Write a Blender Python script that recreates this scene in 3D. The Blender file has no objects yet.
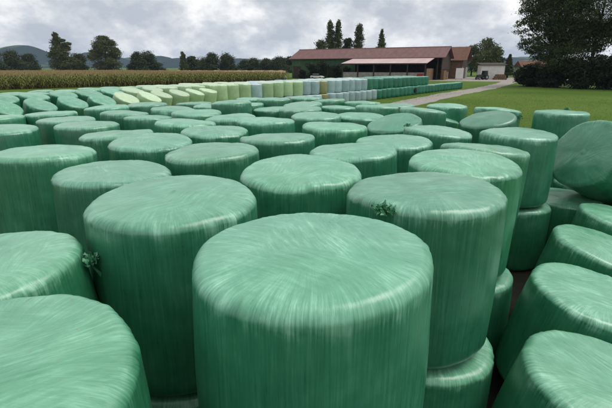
import bpy, bmesh, math, random
import numpy as np
from mathutils import Vector, Matrix, noise as mnoise

random.seed(7)
RNG = np.random.default_rng(11)
R = math.radians
scene = bpy.context.scene
COL = scene.collection

# ------------------------------------------------------------------ camera, sky, sun, exposure
cam_d = bpy.data.cameras.new('camera')
cam = bpy.data.objects.new('camera', cam_d)
COL.objects.link(cam)
cam.location = (0, 0, 3.45)
cam.rotation_euler = (R(90 - 18.498), 0, 0)
cam_d.sensor_width = 36
cam_d.lens = 24
cam_d.clip_start = 0.05
cam_d.clip_end = 20000
scene.camera = cam

SUN_EL, SUN_AZ = 60.0, 78.0          # azimuth from +Y towards +X
world = bpy.data.worlds.new('World')
scene.world = world
world.use_nodes = True
wt = world.node_tree
wt.nodes.clear()


def nd(t, typ, **kw):
    n = t.nodes.new(typ)
    for k, v in kw.items():
        setattr(n, k, v)
    return n


def math_node(t, op, a, b=None, c=None, clamp=False):
    n = nd(t, 'ShaderNodeMath', operation=op, use_clamp=clamp)
    for i, x in enumerate((a, b, c)):
        if x is None:
            continue
        if isinstance(x, (int, float)):
            n.inputs[i].default_value = x
        else:
            t.links.new(x, n.inputs[i])
    return n.outputs[0]


def comb(t, x, y, z):
    n = nd(t, 'ShaderNodeCombineXYZ')
    for i, v in enumerate((x, y, z)):
        if isinstance(v, (int, float)):
            n.inputs[i].default_value = v
        else:
            t.links.new(v, n.inputs[i])
    return n.outputs[0]


def noise_tex(t, vec, scale, detail=4, rough=.5, dist=0.0):
    n = nd(t, 'ShaderNodeTexNoise')
    n.inputs['Scale'].default_value = scale
    n.inputs['Detail'].default_value = detail
    n.inputs['Roughness'].default_value = rough
    n.inputs['Distortion'].default_value = dist
    if vec is not None:
        t.links.new(vec, n.inputs['Vector'])
    return n.outputs['Fac']


def ramp(t, fac, stops, interp='LINEAR'):
    n = nd(t, 'ShaderNodeValToRGB')
    n.color_ramp.interpolation = interp
    el = n.color_ramp.elements
    while len(el) < len(stops):
        el.new(.5)
    for e, (p, c) in zip(el, stops):
        e.position = p
        e.color = (c, c, c, 1) if isinstance(c, (int, float)) else (*c, 1)
    t.links.new(fac, n.inputs[0])
    return n.outputs[0]


def mix(t, fac, a, b, blend='MIX'):
    n = nd(t, 'ShaderNodeMix', data_type='RGBA', blend_type=blend)
    for s, v in ((n.inputs[0], fac), (n.inputs[6], a), (n.inputs[7], b)):
        if isinstance(v, (int, float)):
            s.default_value = v
        elif isinstance(v, tuple):
            s.default_value = (*v, 1)
        else:
            t.links.new(v, s)
    return n.outputs[2]


sky = nd(wt, 'ShaderNodeTexSky', sky_type='NISHITA')
sky.sun_disc = False
sky.sun_elevation = R(SUN_EL)
sky.sun_rotation = R(SUN_AZ)
geo = nd(wt, 'ShaderNodeTexCoord')
sep = nd(wt, 'ShaderNodeSeparateXYZ')
wt.links.new(geo.outputs['Generated'], sep.inputs[0])
zz = math_node(wt, 'ADD', math_node(wt, 'MAXIMUM', sep.outputs[2], 0.0), 0.50)
cx = math_node(wt, 'DIVIDE', sep.outputs[0], zz)
cy = math_node(wt, 'DIVIDE', sep.outputs[1], zz)
cvec = comb(wt, math_node(wt, 'MULTIPLY', cx, 1.15), cy, 3.7)
n_big = noise_tex(wt, cvec, 2.4, 7, .58, .1)
n_fine = noise_tex(wt, cvec, 7.0, 6, .62, .1)
dens = math_node(wt, 'ADD', math_node(wt, 'MULTIPLY', n_big, .68), math_node(wt, 'MULTIPLY', n_fine, .32))
shade = ramp(wt, dens, [(.41, (8.0, 7.95, 7.85)), (.465, (6.5, 6.55, 6.65)), (.51, (5.1, 5.3, 5.6)), (.58, (3.8, 4.1, 4.6))])
cover = ramp(wt, dens, [(.30, 0.5), (.37, 1.0)])
skycol = mix(wt, cover, sky.outputs[0], shade)
bg = nd(wt, 'ShaderNodeBackground')
bg.inputs[1].default_value = 0.1
wt.links.new(skycol, bg.inputs[0])
wo = nd(wt, 'ShaderNodeOutputWorld')
wt.links.new(bg.outputs[0], wo.inputs[0])

sun_d = bpy.data.lights.new('sun', 'SUN')
sun_d.energy = 1.45
sun_d.angle = R(32)
sun_d.color = (1.0, .96, .9)
sun = bpy.data.objects.new('sun', sun_d)
COL.objects.link(sun)
_sd = Vector((math.sin(R(SUN_AZ)) * math.cos(R(SUN_EL)), math.cos(R(SUN_AZ)) * math.cos(R(SUN_EL)), math.sin(R(SUN_EL))))
sun.rotation_euler = _sd.to_track_quat('Z', 'Y').to_euler()
sun.location = _sd * 60

scene.view_settings.view_transform = 'Standard'
scene.view_settings.look = 'None'
scene.view_settings.exposure = 0.5
scene.view_settings.gamma = 1.0
scene.render.engine = 'CYCLES'
scene.cycles.max_bounces = 5
scene.cycles.diffuse_bounces = 3
scene.cycles.glossy_bounces = 2
scene.cycles.transmission_bounces = 2

# ------------------------------------------------------------------ helpers
ORD = ['first', 'second', 'third', 'fourth', 'fifth', 'sixth', 'seventh', 'eighth', 'ninth', 'tenth', 'eleventh',
       'twelfth', 'thirteenth', 'fourteenth', 'fifteenth', 'sixteenth', 'seventeenth', 'eighteenth', 'nineteenth', 'twentieth']


def ordinal(i):
    if i < 20:
        return ORD[i]
    tens = {2: 'twenty', 3: 'thirty', 4: 'forty', 5: 'fifty', 6: 'sixty'}
    q, r = divmod(i + 1, 10)
    return (tens[q] + '-' + ORD[r - 1]) if r else {2: 'twentieth', 3: 'thirtieth', 4: 'fortieth', 5: 'fiftieth', 6: 'sixtieth'}[q]


def tag(o, label=None, cat=None, group=None, kind=None):
    if label:
        o['label'] = label
    if cat:
        o['category'] = cat
    if group:
        o['group'] = group
    if kind:
        o['kind'] = kind
    return o


def empty(name, loc, rz=0.0):
    o = bpy.data.objects.new(name, None)
    o.empty_display_size = .2
    o.location = loc
    o.rotation_euler = (0, 0, rz)
    COL.objects.link(o)
    return o


def obj(name, me, parent=None, loc=(0, 0, 0), rot=None, scale=None):
    o = bpy.data.objects.new(name, me)
    COL.objects.link(o)
    if parent:
        o.parent = parent
    o.location = loc
    if rot:
        o.rotation_euler = rot
    if scale:
        o.scale = scale
    return o


def mesh_np(name, V, Fq, mats, mat_idx=None, smooth=False):
    """V (n,3), Fq (m,k) faces all of k corners"""
    V = np.asarray(V, np.float32)
    Fq = np.asarray(Fq, np.int32)
    me = bpy.data.meshes.new(name)
    me.vertices.add(len(V))
    me.vertices.foreach_set('co', V.ravel())
    k = Fq.shape[1]
    me.loops.add(Fq.size)
    me.loops.foreach_set('vertex_index', Fq.ravel())
    me.polygons.add(len(Fq))
    me.polygons.foreach_set('loop_start', np.arange(0, Fq.size, k, dtype=np.int32))
    if mat_idx is not None:
        me.polygons.foreach_set('material_index', np.asarray(mat_idx, np.int32))
    if smooth:
        me.polygons.foreach_set('use_smooth', np.ones(len(Fq), bool))
    for m in mats:
        me.materials.append(m)
    me.update(calc_edges=True)
    me.validate()
    return me


class MB:
    def __init__(self):
        self.v, self.f = [], []

    def box(self, c, s, M=None):
        b = len(self.v)
        for dx in (-.5, .5):
            for dy in (-.5, .5):
                for dz in (-.5, .5):
                    p = Vector((c[0] + dx * s[0], c[1] + dy * s[1], c[2] + dz * s[2]))
                    self.v.append(tuple(M @ p if M else p))
        for q in ((0, 1, 3, 2), (4, 6, 7, 5), (0, 4, 5, 1), (2, 3, 7, 6), (0, 2, 6, 4), (1, 5, 7, 3)):
            self.f.append(tuple(b + i for i in q))
        return self

    def poly(self, pts, thick=None):
        """polygon, optionally extruded by vector thick"""
        b = len(self.v)
        n = len(pts)
        self.v += [tuple(p) for p in pts]
        self.f.append(tuple(range(b, b + n)))
        if thick is not None:
            t = Vector(thick)
            self.v += [tuple(Vector(p) + t) for p in pts]
            self.f.append(tuple(range(b + 2 * n - 1, b + n - 1, -1)))
            for i in range(n):
                j = (i + 1) % n
                self.f.append((b + i, b + n + i, b + n + j, b + j))
        return self

    def tube(self, pts, rad, seg=8, cap=True):
        b = len(self.v)
        pts = [Vector(p) for p in pts]
        for i, p in enumerate(pts):
            d = (pts[min(i + 1, len(pts) - 1)] - pts[max(i - 1, 0)]).normalized()
            a = d.orthogonal().normalized() if i == 0 else (a - d * a.dot(d)).normalized()
            c = d.cross(a)
            for k in range(seg):
                t = 2 * math.pi * k / seg
                self.v.append(tuple(p + (a * math.cos(t) + c * math.sin(t)) * rad[i]))
        for i in range(len(pts) - 1):
            for k in range(seg):
                k2 = (k + 1) % seg
                self.f.append((b + i * seg + k, b + i * seg + k2, b + (i + 1) * seg + k2, b + (i + 1) * seg + k))
        if cap:
            self.f.append(tuple(b + k for k in range(seg - 1, -1, -1)))
            self.f.append(tuple(b + (len(pts) - 1) * seg + k for k in range(seg)))
        return self

    def mesh(self, name, mat, smooth=False, bevel=0):
        me = bpy.data.meshes.new(name)
        me.from_pydata(self.v, [], self.f)
        if bevel:
            bm = bmesh.new()
            bm.from_mesh(me)
            bmesh.ops.bevel(bm, geom=bm.edges[:], offset=bevel, segments=2, affect='EDGES')
            bm.to_mesh(me)
            bm.free()
        bm = bmesh.new()
        bm.from_mesh(me)
        bmesh.ops.recalc_face_normals(bm, faces=bm.faces[:])
        bm.to_mesh(me)
        bm.free()
        if smooth:
            for p in me.polygons:
                p.use_smooth = True
        me.materials.append(mat)
        return me

    def build(self, name, mat, parent=None, smooth=False, bevel=0, loc=(0, 0, 0)):
        return obj(name, self.mesh(name, mat, smooth, bevel), parent, loc)


# ------------------------------------------------------------------ materials
def new_mat(name):
    m = bpy.data.materials.new(name)
    m.use_nodes = True
    t = m.node_tree
    return m, t, t.nodes['Principled BSDF']


def simple_mat(name, c1, c2, scale=3.0, rough=.8, bump=.0, detail=5, spec=.3, stretch=None, metallic=0):
    m, t, b = new_mat(name)
    tc = nd(t, 'ShaderNodeTexCoord')
    v = tc.outputs['Object']
    if stretch:
        mp = nd(t, 'ShaderNodeMapping')
        mp.inputs['Scale'].default_value = stretch
        t.links.new(v, mp.inputs[0])
        v = mp.outputs[0]
    n = noise_tex(t, v, scale, detail, .6)
    col = ramp(t, n, [(.3, c1), (.7, c2)])
    t.links.new(col, b.inputs['Base Color'])
    b.inputs['Roughness'].default_value = rough
    b.inputs['Specular IOR Level'].default_value = spec
    b.inputs['Metallic'].default_value = metallic
    if bump:
        bp = nd(t, 'ShaderNodeBump')
        bp.inputs['Strength'].default_value = bump
        bp.inputs['Distance'].default_value = .05
        t.links.new(n, bp.inputs['Height'])
        t.links.new(bp.outputs[0], b.inputs['Normal'])
    return m


def film_mat(name, deep, mid, pale, pale_amt=1.0):
    """stretch film: streaks run along the meridians on the side, across the end caps on top"""
    m, t, b = new_mat(name)
    tc = nd(t, 'ShaderNodeTexCoord')
    oi = nd(t, 'ShaderNodeObjectInfo')
    sp = nd(t, 'ShaderNodeSeparateXYZ')
    t.links.new(tc.outputs['Object'], sp.inputs[0])
    x, y, z = sp.outputs
    off = math_node(t, 'MULTIPLY', oi.outputs['Random'], 57.0)
    r = math_node(t, 'MAXIMUM', math_node(t, 'SQRT', math_node(t, 'ADD', math_node(t, 'MULTIPLY', x, x), math_node(t, 'MULTIPLY', y, y))), .02)
    def mul(p, q):
        return math_node(t, 'MULTIPLY', p, q)
    pobj = comb(t, math_node(t, 'ADD', x, off), y, z)
    pflat = comb(t, math_node(t, 'ADD', x, off), y, 0.0)
    slow = noise_tex(t, pflat, 1.9, 1, .5)
    patch = noise_tex(t, pobj, 4.2, 4, .6, .3)
    wa = mul(math_node(t, 'SUBTRACT', slow, .5), .12)
    wb = mul(math_node(t, 'SUBTRACT', noise_tex(t, pflat, 2.6, 1, .5), .5), .12)
    x2 = math_node(t, 'ADD', x, wa)
    y2 = math_node(t, 'ADD', y, wb)
    r2 = math_node(t, 'MAXIMUM', math_node(t, 'SQRT', math_node(t, 'ADD', mul(x2, x2), mul(y2, y2))), .05)
    mer = noise_tex(t, comb(t, mul(math_node(t, 'DIVIDE', x2, r2), 38), mul(math_node(t, 'DIVIDE', y2, r2), 38), math_node(t, 'ADD', math_node(t, 'SUBTRACT', mul(r, 6.0), mul(z, 2.2)), off)), 1.0, 5, .72, 0)
    # film lies across the end caps in chords; direction changes from patch to patch
    bend = mul(math_node(t, 'SUBTRACT', slow, .5), .07)
    def chord(ang, k, w):
        ca, sa = math.cos(ang), math.sin(ang)
        a = math_node(t, 'ADD', mul(x, ca), mul(y, sa))
        c = math_node(t, 'ADD', math_node(t, 'SUBTRACT', mul(y, ca), mul(x, sa)), bend)
        return noise_tex(t, comb(t, mul(a, w), mul(c, k), off), 1.0, 5, .74, .04)
    c1, c2 = chord(.3, 44, 5.0), chord(1.0, 40, 4.6)
    cap = mix(t, ramp(t, slow, [(.42, 0.0), (.58, 1.0)]), c1, c2)
    edge = math_node(t, 'ADD', r, mul(math_node(t, 'SUBTRACT', patch, .5), .30))
    cap_mask = ramp(t, edge, [(.26, 1.0), (.58, 0.1)])
    streak = mix(t, cap_mask, mer, cap)
    fs = math_node(t, 'ADD', mul(mer, .55), mul(patch, .45))
    ft = math_node(t, 'ADD', mul(streak, .64), mul(patch, .36))
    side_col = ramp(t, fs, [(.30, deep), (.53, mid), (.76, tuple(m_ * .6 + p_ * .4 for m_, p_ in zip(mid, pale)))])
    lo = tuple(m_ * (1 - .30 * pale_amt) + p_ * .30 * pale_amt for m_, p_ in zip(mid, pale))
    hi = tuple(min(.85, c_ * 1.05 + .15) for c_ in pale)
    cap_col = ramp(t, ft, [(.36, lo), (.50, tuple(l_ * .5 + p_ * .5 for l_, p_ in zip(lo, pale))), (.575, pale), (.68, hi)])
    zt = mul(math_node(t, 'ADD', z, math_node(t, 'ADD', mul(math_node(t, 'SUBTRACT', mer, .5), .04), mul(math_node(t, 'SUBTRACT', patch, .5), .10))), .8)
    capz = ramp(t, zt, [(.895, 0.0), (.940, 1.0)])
    col = mix(t, mul(capz, .9), side_col, cap_col)  # caps paler: film overlap, plus sky light and sheen put into the colour
    # stretch-whitened creases on the shoulder, whitened further to paint in the rim highlights
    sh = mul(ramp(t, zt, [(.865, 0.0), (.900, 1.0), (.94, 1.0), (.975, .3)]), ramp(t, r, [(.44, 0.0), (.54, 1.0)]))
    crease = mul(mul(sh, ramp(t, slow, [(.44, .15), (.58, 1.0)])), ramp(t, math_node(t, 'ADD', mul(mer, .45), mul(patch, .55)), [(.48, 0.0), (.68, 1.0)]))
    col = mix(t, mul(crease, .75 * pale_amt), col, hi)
    speck = ramp(t, noise_tex(t, pobj, 34, 2, .6), [(.70, 0.0), (.76, .6)])
    col = mix(t, mul(speck, capz), col, (.22, .20, .13))
    hsv = nd(t, 'ShaderNodeHueSaturation')
    wn = nd(t, 'ShaderNodeTexWhiteNoise', noise_dimensions='1D')
    t.links.new(oi.outputs['Random'], wn.inputs['W'])
    t.links.new(math_node(t, 'ADD', mul(wn.outputs['Value'], .012), .494), hsv.inputs['Hue'])
    t.links.new(math_node(t, 'ADD', mul(oi.outputs['Random'], .26), .87), hsv.inputs['Value'])
    t.links.new(col, hsv.inputs['Color'])
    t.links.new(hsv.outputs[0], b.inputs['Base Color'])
    t.links.new(ramp(t, ft, [(.3, .24), (.7, .40)]), b.inputs['Roughness'])
    b.inputs['Specular IOR Level'].default_value = .7
    bp = nd(t, 'ShaderNodeBump')
    bp.inputs['Strength'].default_value = .35
    bp.inputs['Distance'].default_value = .010
    t.links.new(ft, bp.inputs['Height'])
    t.links.new(bp.outputs[0], b.inputs['Normal'])
    return m


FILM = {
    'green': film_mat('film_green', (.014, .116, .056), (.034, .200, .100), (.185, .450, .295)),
    'shaded_green': film_mat('film_shaded_green', (.016, .120, .058), (.034, .185, .094), (.09, .29, .175), .6),  # less scuffed green film, darkened for bale faces that see less sky
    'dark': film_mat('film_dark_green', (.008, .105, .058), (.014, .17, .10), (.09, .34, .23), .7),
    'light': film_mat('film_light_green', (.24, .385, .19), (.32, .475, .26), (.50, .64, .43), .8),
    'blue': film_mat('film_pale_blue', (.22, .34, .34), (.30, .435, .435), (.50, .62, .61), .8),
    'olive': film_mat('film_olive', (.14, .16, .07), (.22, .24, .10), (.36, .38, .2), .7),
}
CNAME = {'shaded_green': 'green', 'green': 'green', 'dark': 'dark green', 'light': 'lime green', 'blue': 'pale blue', 'olive': 'olive'}

# ground: soil under the bales, trodden grass, lawn further off (one sheet)
gm, t, b = new_mat('ground_grass')
tc = nd(t, 'ShaderNodeTexCoord')
P = tc.outputs['Object']
g1 = noise_tex(t, P, .06, 5, .6, .6)
g2 = noise_tex(t, P, 1.4, 6, .65)
g3 = noise_tex(t, P, 14, 4, .7)
gcol = ramp(t, math_node(t, 'ADD', math_node(t, 'MULTIPLY', g1, .45), math_node(t, 'ADD', math_node(t, 'MULTIPLY', g2, .3), math_node(t, 'MULTIPLY', g3, .25))),
            [(.36, (.046, .092, .012)), (.5, (.078, .138, .019)), (.64, (.120, .170, .032))])
dry = ramp(t, noise_tex(t, P, .35, 5, .6), [(.60, 0.0), (.74, .55)])
gcol = mix(t, dry, gcol, (.13, .115, .04))
t.links.new(gcol, b.inputs['Base Color'])
b.inputs['Roughness'].default_value = .95
b.inputs['Specular IOR Level'].default_value = .1
bp = nd(t, 'ShaderNodeBump')
bp.inputs['Strength'].default_value = .6
bp.inputs['Distance'].default_value = .05
t.links.new(g3, bp.inputs['Height'])
t.links.new(bp.outputs[0], b.inputs['Normal'])
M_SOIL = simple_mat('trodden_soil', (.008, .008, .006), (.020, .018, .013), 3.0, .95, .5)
M_GRAVEL = simple_mat('gravel_path', (.22, .20, .175), (.35, .325, .29), 2.2, .95, .3, 8)
M_YARD = simple_mat('yard_gravel', (.22, .19, .165), (.36, .32, .28), .5, .95, .2, 8)

# ------------------------------------------------------------------ the setting
gs = 4600
ground = MB().poly([(-gs, -300, 0), (gs, -300, 0), (gs, gs, 0), (-gs, gs, 0)]).build('ground', gm)
tag(ground, 'wide grassy ground and mown lawn around the bale stacks', 'ground', kind='structure')


def strip(name, left, right, z, mat, label, cat):
    m = MB()
    n = len(left)
    m.v = [(x, y, z) for x, y in left] + [(x, y, z) for x, y in right]
    m.f = [(i, n + i, n + i + 1, i + 1) for i in range(n - 1)]
    o = m.build(name, mat)
    return tag(o, label, cat, kind='structure')


def ragged(pts, amp, seed, step=1.2):
    rr = random.Random(seed)
    out = []
    for (x0, y0), (x1, y1) in zip(pts, pts[1:]):
        n = max(1, int(math.hypot(x1 - x0, y1 - y0) / step))
        for i in range(n):
            f = i / n
            a = mnoise.noise(Vector((x0 + (x1 - x0) * f, y0 + (y1 - y0) * f, seed)) * .45) * amp * 2 + rr.uniform(-amp, amp) * .4
            dx, dy = (y1 - y0), -(x1 - x0)
            L = math.hypot(dx, dy)
            out.append((x0 + (x1 - x0) * f + dx / L * a, y0 + (y1 - y0) * f + dy / L * a))
    out.append(pts[-1])
    return out


pl_ = ragged([(2.0, 32.6), (8.6, 42.9), (17.0, 56.6), (30.9, 76.6), (44.5, 99.0), (52.0, 113.0)], .22, 3)
nL = len(pl_)
pr0 = ragged([(4.6, 30.8), (11.4, 41.2), (19.8, 54.6), (33.5, 74.4), (47.3, 96.8), (56.5, 113.0)], .22, 8)


def resample(pts, n):
    d = [0]
    for a, b_ in zip(pts, pts[1:]):
        d.append(d[-1] + math.hypot(b_[0] - a[0], b_[1] - a[1]))
    return list(zip(np.interp(np.linspace(0, d[-1], n), d, [p[0] for p in pts]), np.interp(np.linspace(0, d[-1], n), d, [p[1] for p in pts])))


strip('gravel_path', pl_, resample(pr0, nL), .008, M_GRAVEL, 'straight pale gravel farm track between lawn and long bale row', 'path')
strip('farmyard', resample([(24, 134), (30, 118), (52, 109), (60, 116)], 8)[::-1], resample([(40, 165), (62, 160), (90, 150), (92, 128)], 8)[::-1], .012, M_YARD,
      'pale gravel farmyard in front of the barns', 'yard')
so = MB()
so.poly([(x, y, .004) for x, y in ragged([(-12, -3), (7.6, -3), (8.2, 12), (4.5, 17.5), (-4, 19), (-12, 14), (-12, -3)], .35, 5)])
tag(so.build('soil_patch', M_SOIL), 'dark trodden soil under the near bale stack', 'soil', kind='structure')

# hills far away
M_HILL, t, b = new_mat('hill_forest')
tc = nd(t, 'ShaderNodeTexCoord')
h1 = noise_tex(t, tc.outputs['Object'], .0042, 5, .6, .4)
h2 = noise_tex(t, tc.outputs['Object'], .03, 5, .7)
hc = mix(t, ramp(t, h1, [(.60, 0.0), (.63, 1.0)]), ramp(t, h2, [(.3, (.009, .017, .012)), (.7, (.022, .034, .020))]), (.085, .12, .045))
t.links.new(hc, b.inputs['Base Color'])
b.inputs['Roughness'].default_value = 1
b.inputs['Specular IOR Level'].default_value = 0
bumps = [(-1650, 2500, 250, 170, 118), (-1860, 2650, 170, 160, 88), (-1420, 2900, 260, 200, 92), (-1000, 2960, 150, 190, 74), (-820, 2900, 260, 160, 58), (-1250, 3150, 600, 200, 64), (-450, 3200, 420, 180, 62),
         (-120, 3100, 130, 140, 66), (200, 3250, 500, 200, 70), (900, 3300, 600, 200, 75), (1700, 3200, 500, 250, 80), (-2600, 3000, 500, 300, 110), (-2100, 3200, 300, 220, 100), (2700, 3100, 500, 300, 90)]
gx = np.linspace(-3600, 3600, 260)
gy = np.linspace(2050, 3900, 60)
XX, YY = np.meshgrid(gx, gy)
ZZ = np.zeros_like(XX)
for (bx, by, sx, sy, h) in bumps:
    ZZ = np.maximum(ZZ, h * np.exp(-((XX - bx) / sx) ** 2 - ((YY - by) / sy) ** 2)) * .94 + .06 * (ZZ + h * np.exp(-((XX - bx) / sx) ** 2 - ((YY - by) / sy) ** 2))
ZZ *= 1.06
for j in range(60):
    for i in range(260):
        ZZ[j, i] += ZZ[j, i] * .14 * mnoise.noise(Vector((XX[j, i] * .006, YY[j, i] * .006, 0))) + min(1, ZZ[j, i] / 30) * 5 * mnoise.noise(Vector((XX[j, i] * .04, YY[j, i] * .04, 4)))
ZZ -= 1.0
idx = np.arange(260 * 60).reshape(60, 260)
Q = np.stack([idx[:-1, :-1], idx[:-1, 1:], idx[1:, 1:], idx[1:, :-1]], -1).reshape(-1, 4)
hills = obj('hills', mesh_np('hills', np.stack([XX, YY, ZZ], -1).reshape(-1, 3), Q, [M_HILL], smooth=True))
tag(hills, 'wooded hills in the blue distance behind the field', 'hills', kind='structure')

# ------------------------------------------------------------------ maize field
m_leaf, t, b = new_mat('maize_leaf')
oi = nd(t, 'ShaderNodeTexCoord')
n = noise_tex(t, oi.outputs['Object'], .22, 3, .6)
n2 = noise_tex(t, oi.outputs['Object'], 3.5, 2, .6)
lc = ramp(t, math_node(t, 'ADD', math_node(t, 'MULTIPLY', n, .5), math_node(t, 'MULTIPLY', n2, .5)), [(.30, (.125, .155, .026)), (.52, (.175, .195, .034)), (.75, (.24, .235, .055))])
t.links.new(lc, b.inputs['Base Color'])
b.inputs['Roughness'].default_value = .7
m_tas = simple_mat('maize_tassel', (.25, .19, .09), (.36, .28, .14), 1.5, .9)
m_dry = simple_mat('maize_dry_leaf', (.10, .080, .03), (.19, .14, .055), 1.5, .9)

NE0, NE1 = np.array([-96., 20.7]), np.array([-4.3, 114.8])
ed = (NE1 - NE0) / np.linalg.norm(NE1 - NE0)
en = np.array([-ed[1], ed[0]])


def maize_template(full):
    v, f, mi = [], [], []
    rr = random.Random(3 + full)

    def ribbon(pts, w, m):
        bi = len(v)
        for i, p in enumerate(pts):
            ww = w * (1 - .85 * i / (len(pts) - 1)) if m != 1 else w
            d = Vector(pts[-1]) - Vector(pts[0])
            s = Vector((-d.y, d.x, 0))
            s = s.normalized() if s.length > 1e-4 else Vector((1, 0, 0))
            v.append(tuple(Vector(p) - s * ww))
            v.append(tuple(Vector(p) + s * ww))
        for i in range(len(pts) - 1):
            f.append((bi + 2 * i, bi + 2 * i + 1, bi + 2 * i + 3, bi + 2 * i + 2))
            mi.append(m)
    a = 0
    for k in range(9 if full else 4):
        a += 2.4 + rr.uniform(-.4, .4)
        h = (.15 + k * .21) if full else 1.25 + k * .18
        L = rr.uniform(.55, .85)
        ca, sa = math.cos(a), math.sin(a)
        m = 2 if h < .55 else 0
        ribbon([(0, 0, h), (ca * L * .4, sa * L * .4, h + .28), (ca * L * .8, sa * L * .8, h + .2), (ca * L, sa * L, h - .08)], .055, m)
    if full:
        ribbon([(0.001, 0, 0), (0, .001, 1.0), (0, 0, 2.0)], .018, 0)
    for k in range(4):
        a = k * 1.7
        ribbon([(0, 0, 1.9), (.05 * math.cos(a), .05 * math.sin(a), 2.12), (.16 * math.cos(a), .16 * math.sin(a), 2.30)], .022, 1)
    return np.array(v), np.array(f), np.array(mi)


def scatter_template(tp, pos, rot, sc):
    V, F_, mi = tp
    n = len(pos)
    c, s = np.cos(rot)[:, None], np.sin(rot)[:, None]
    X = (V[None, :, 0] * c - V[None, :, 1] * s) * sc[:, None] + pos[:, 0:1]
    Y = (V[None, :, 0] * s + V[None, :, 1] * c) * sc[:, None] + pos[:, 1:2]
    Z = V[None, :, 2] * sc[:, None] + pos[:, 2:3]
    VV = np.stack([X, Y, Z], -1).reshape(-1, 3)
    FF = (F_[None] + (np.arange(n) * len(V))[:, None, None]).reshape(-1, 4)
    return VV, FF, np.tile(mi, n)


def field_points(n, d0, d1):
    a = RNG.uniform(26, np.linalg.norm(NE1 - NE0), n)
    d = RNG.uniform(d0, d1, n)
    d = np.round(d / .75) * .75 + RNG.normal(0, .06, n) if d1 < 20 else d
    p = NE0 + a[:, None] * ed + d[:, None] * en
    return np.column_stack([p, np.zeros(n)])


p1 = field_points(4600, .0, 9)
A = scatter_template(maize_template(1), p1, RNG.uniform(0, 6.3, len(p1)), RNG.normal(1.0, .07, len(p1)))
p2 = field_points(26000, 8, 120)
p2 = p2[p2[:, 1] < 255]
Bm = scatter_template(maize_template(0), p2, RNG.uniform(0, 6.3, len(p2)), RNG.normal(1.0, .06, len(p2)))
V = np.vstack([A[0], Bm[0]])
Fq = np.vstack([A[1], Bm[1] + len(A[0])])
mz = obj('maize_plants', mesh_np('maize_plants', V, Fq, [m_leaf, m_tas, m_dry], np.concatenate([A[2], Bm[2]])))
tag(mz, 'field of tall ripening maize with brown tassels', 'maize field', kind='stuff')
# closed canopy of the deep field
mc, t, b = new_mat('maize_canopy')
tc = nd(t, 'ShaderNodeTexCoord')
n = noise_tex(t, tc.outputs['Object'], .5, 6, .7)
t.links.new(ramp(t, n, [(.35, (.18, .13, .05)), (.55, (.29, .20, .09)), (.7, (.38, .27, .13))]), b.inputs['Base Color'])
b.inputs['Roughness'].default_value = .95
cu = np.linspace(20, 400, 230)
cv = np.linspace(6, 330, 130)
CU, CV = np.meshgrid(cu, cv)
CX = NE0[0] + CU * ed[0] + CV * en[0]
CY = NE0[1] + CU * ed[1] + CV * en[1]
CZ = np.where(CV < 7, .9, 1.72) + RNG.normal(0, .12, CX.shape)
keep = (CY < 262) & (CX < -4.5 - (CY - 114) * .05)
idx = np.arange(CX.size).reshape(CX.shape)
Q = np.stack([idx[:-1, :-1], idx[:-1, 1:], idx[1:, 1:], idx[1:, :-1]], -1).reshape(-1, 4)
kq = keep.ravel()[Q].all(1)
cano = obj('maize_canopy', mesh_np('maize_canopy', np.stack([CX, CY, CZ], -1).reshape(-1, 3), Q[kq], [mc]))
tag(cano, 'dense brown crop tops of the maize field further back', 'maize field', kind='stuff')

# ------------------------------------------------------------------ lawn blades near enough to show
n = 36000
lp = np.column_stack([RNG.uniform(2, 34, n), RNG.uniform(14, 62, n) ** 1.0])
ok = (lp[:, 0] > 3.5 - (lp[:, 1] - 18) * .02) & (lp[:, 1] > 13)
side = (lp[:, 0] - 4.6) * .803 - (lp[:, 1] - 30.8) * .596
ok &= (side > .1) | (side < -3.4)
ok &= ~((lp[:, 0] < 7.8) & (lp[:, 1] < 18))
lp = lp[ok]
n = len(lp)
a = RNG.uniform(0, 6.3, n)
h = RNG.uniform(.03, .085, n)
w = RNG.uniform(.006, .014, n)
base = np.column_stack([lp, np.zeros(n)])
ex = np.column_stack([np.cos(a), np.sin(a), np.zeros(n)]) * w[:, None]
tip = base + np.column_stack([RNG.normal(0, .02, n), RNG.normal(0, .02, n), h])
V = np.stack([base - ex, base + ex, tip], 1).reshape(-1, 3)
m_gb = simple_mat('grass_blade', (.062, .115, .016), (.105, .160, .027), .5, .8)
gb = obj('lawn_grass', mesh_np('lawn_grass', V, np.arange(3 * n).reshape(-1, 3), [m_gb]))
tag(gb, 'short mown green grass of the lawn', 'grass', kind='stuff')

# ------------------------------------------------------------------ buildings
M_ROOF = simple_mat('roof_red', (.125, .060, .054), (.185, .100, .092), 1.2, .7, .15, 6, .3, (1, .12, 1))
M_ROOF2 = simple_mat('roof_brown', (.095, .042, .028), (.16, .080, .052), 1.6, .8, .2)
M_LEAN = simple_mat('lean_roof_pink', (.44, .31, .30), (.56, .42, .41), .7, .55, .0, 6, .4, (1, .1, 1))
M_GREENW = simple_mat('green_cladding', (.034, .085, .036), (.060, .125, .058), 1.1, .75, .1, 6, .3, (1, 1, .1))
M_DKWOOD = simple_mat('dark_timber', (.030, .022, .017), (.070, .052, .040), 2.0, .85, .2)
M_BRWOOD = simple_mat('brown_timber', (.11, .065, .038), (.24, .15, .09), 2.2, .85, .3)
M_CONC = simple_mat('concrete_board', (.22, .19, .17), (.36, .32, .29), 1.4, .9, .1)
M_WHITE = simple_mat('white_render', (.62, .61, .58), (.78, .77, .74), .8, .85)
M_GREY = simple_mat('grey_render', (.34, .34, .33), (.46, .46, .45), .8, .85)
M_METAL = simple_mat('grey_metal', (.22, .23, .24), (.34, .35, .36), 1.0, .45, 0, 4, .5)
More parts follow.
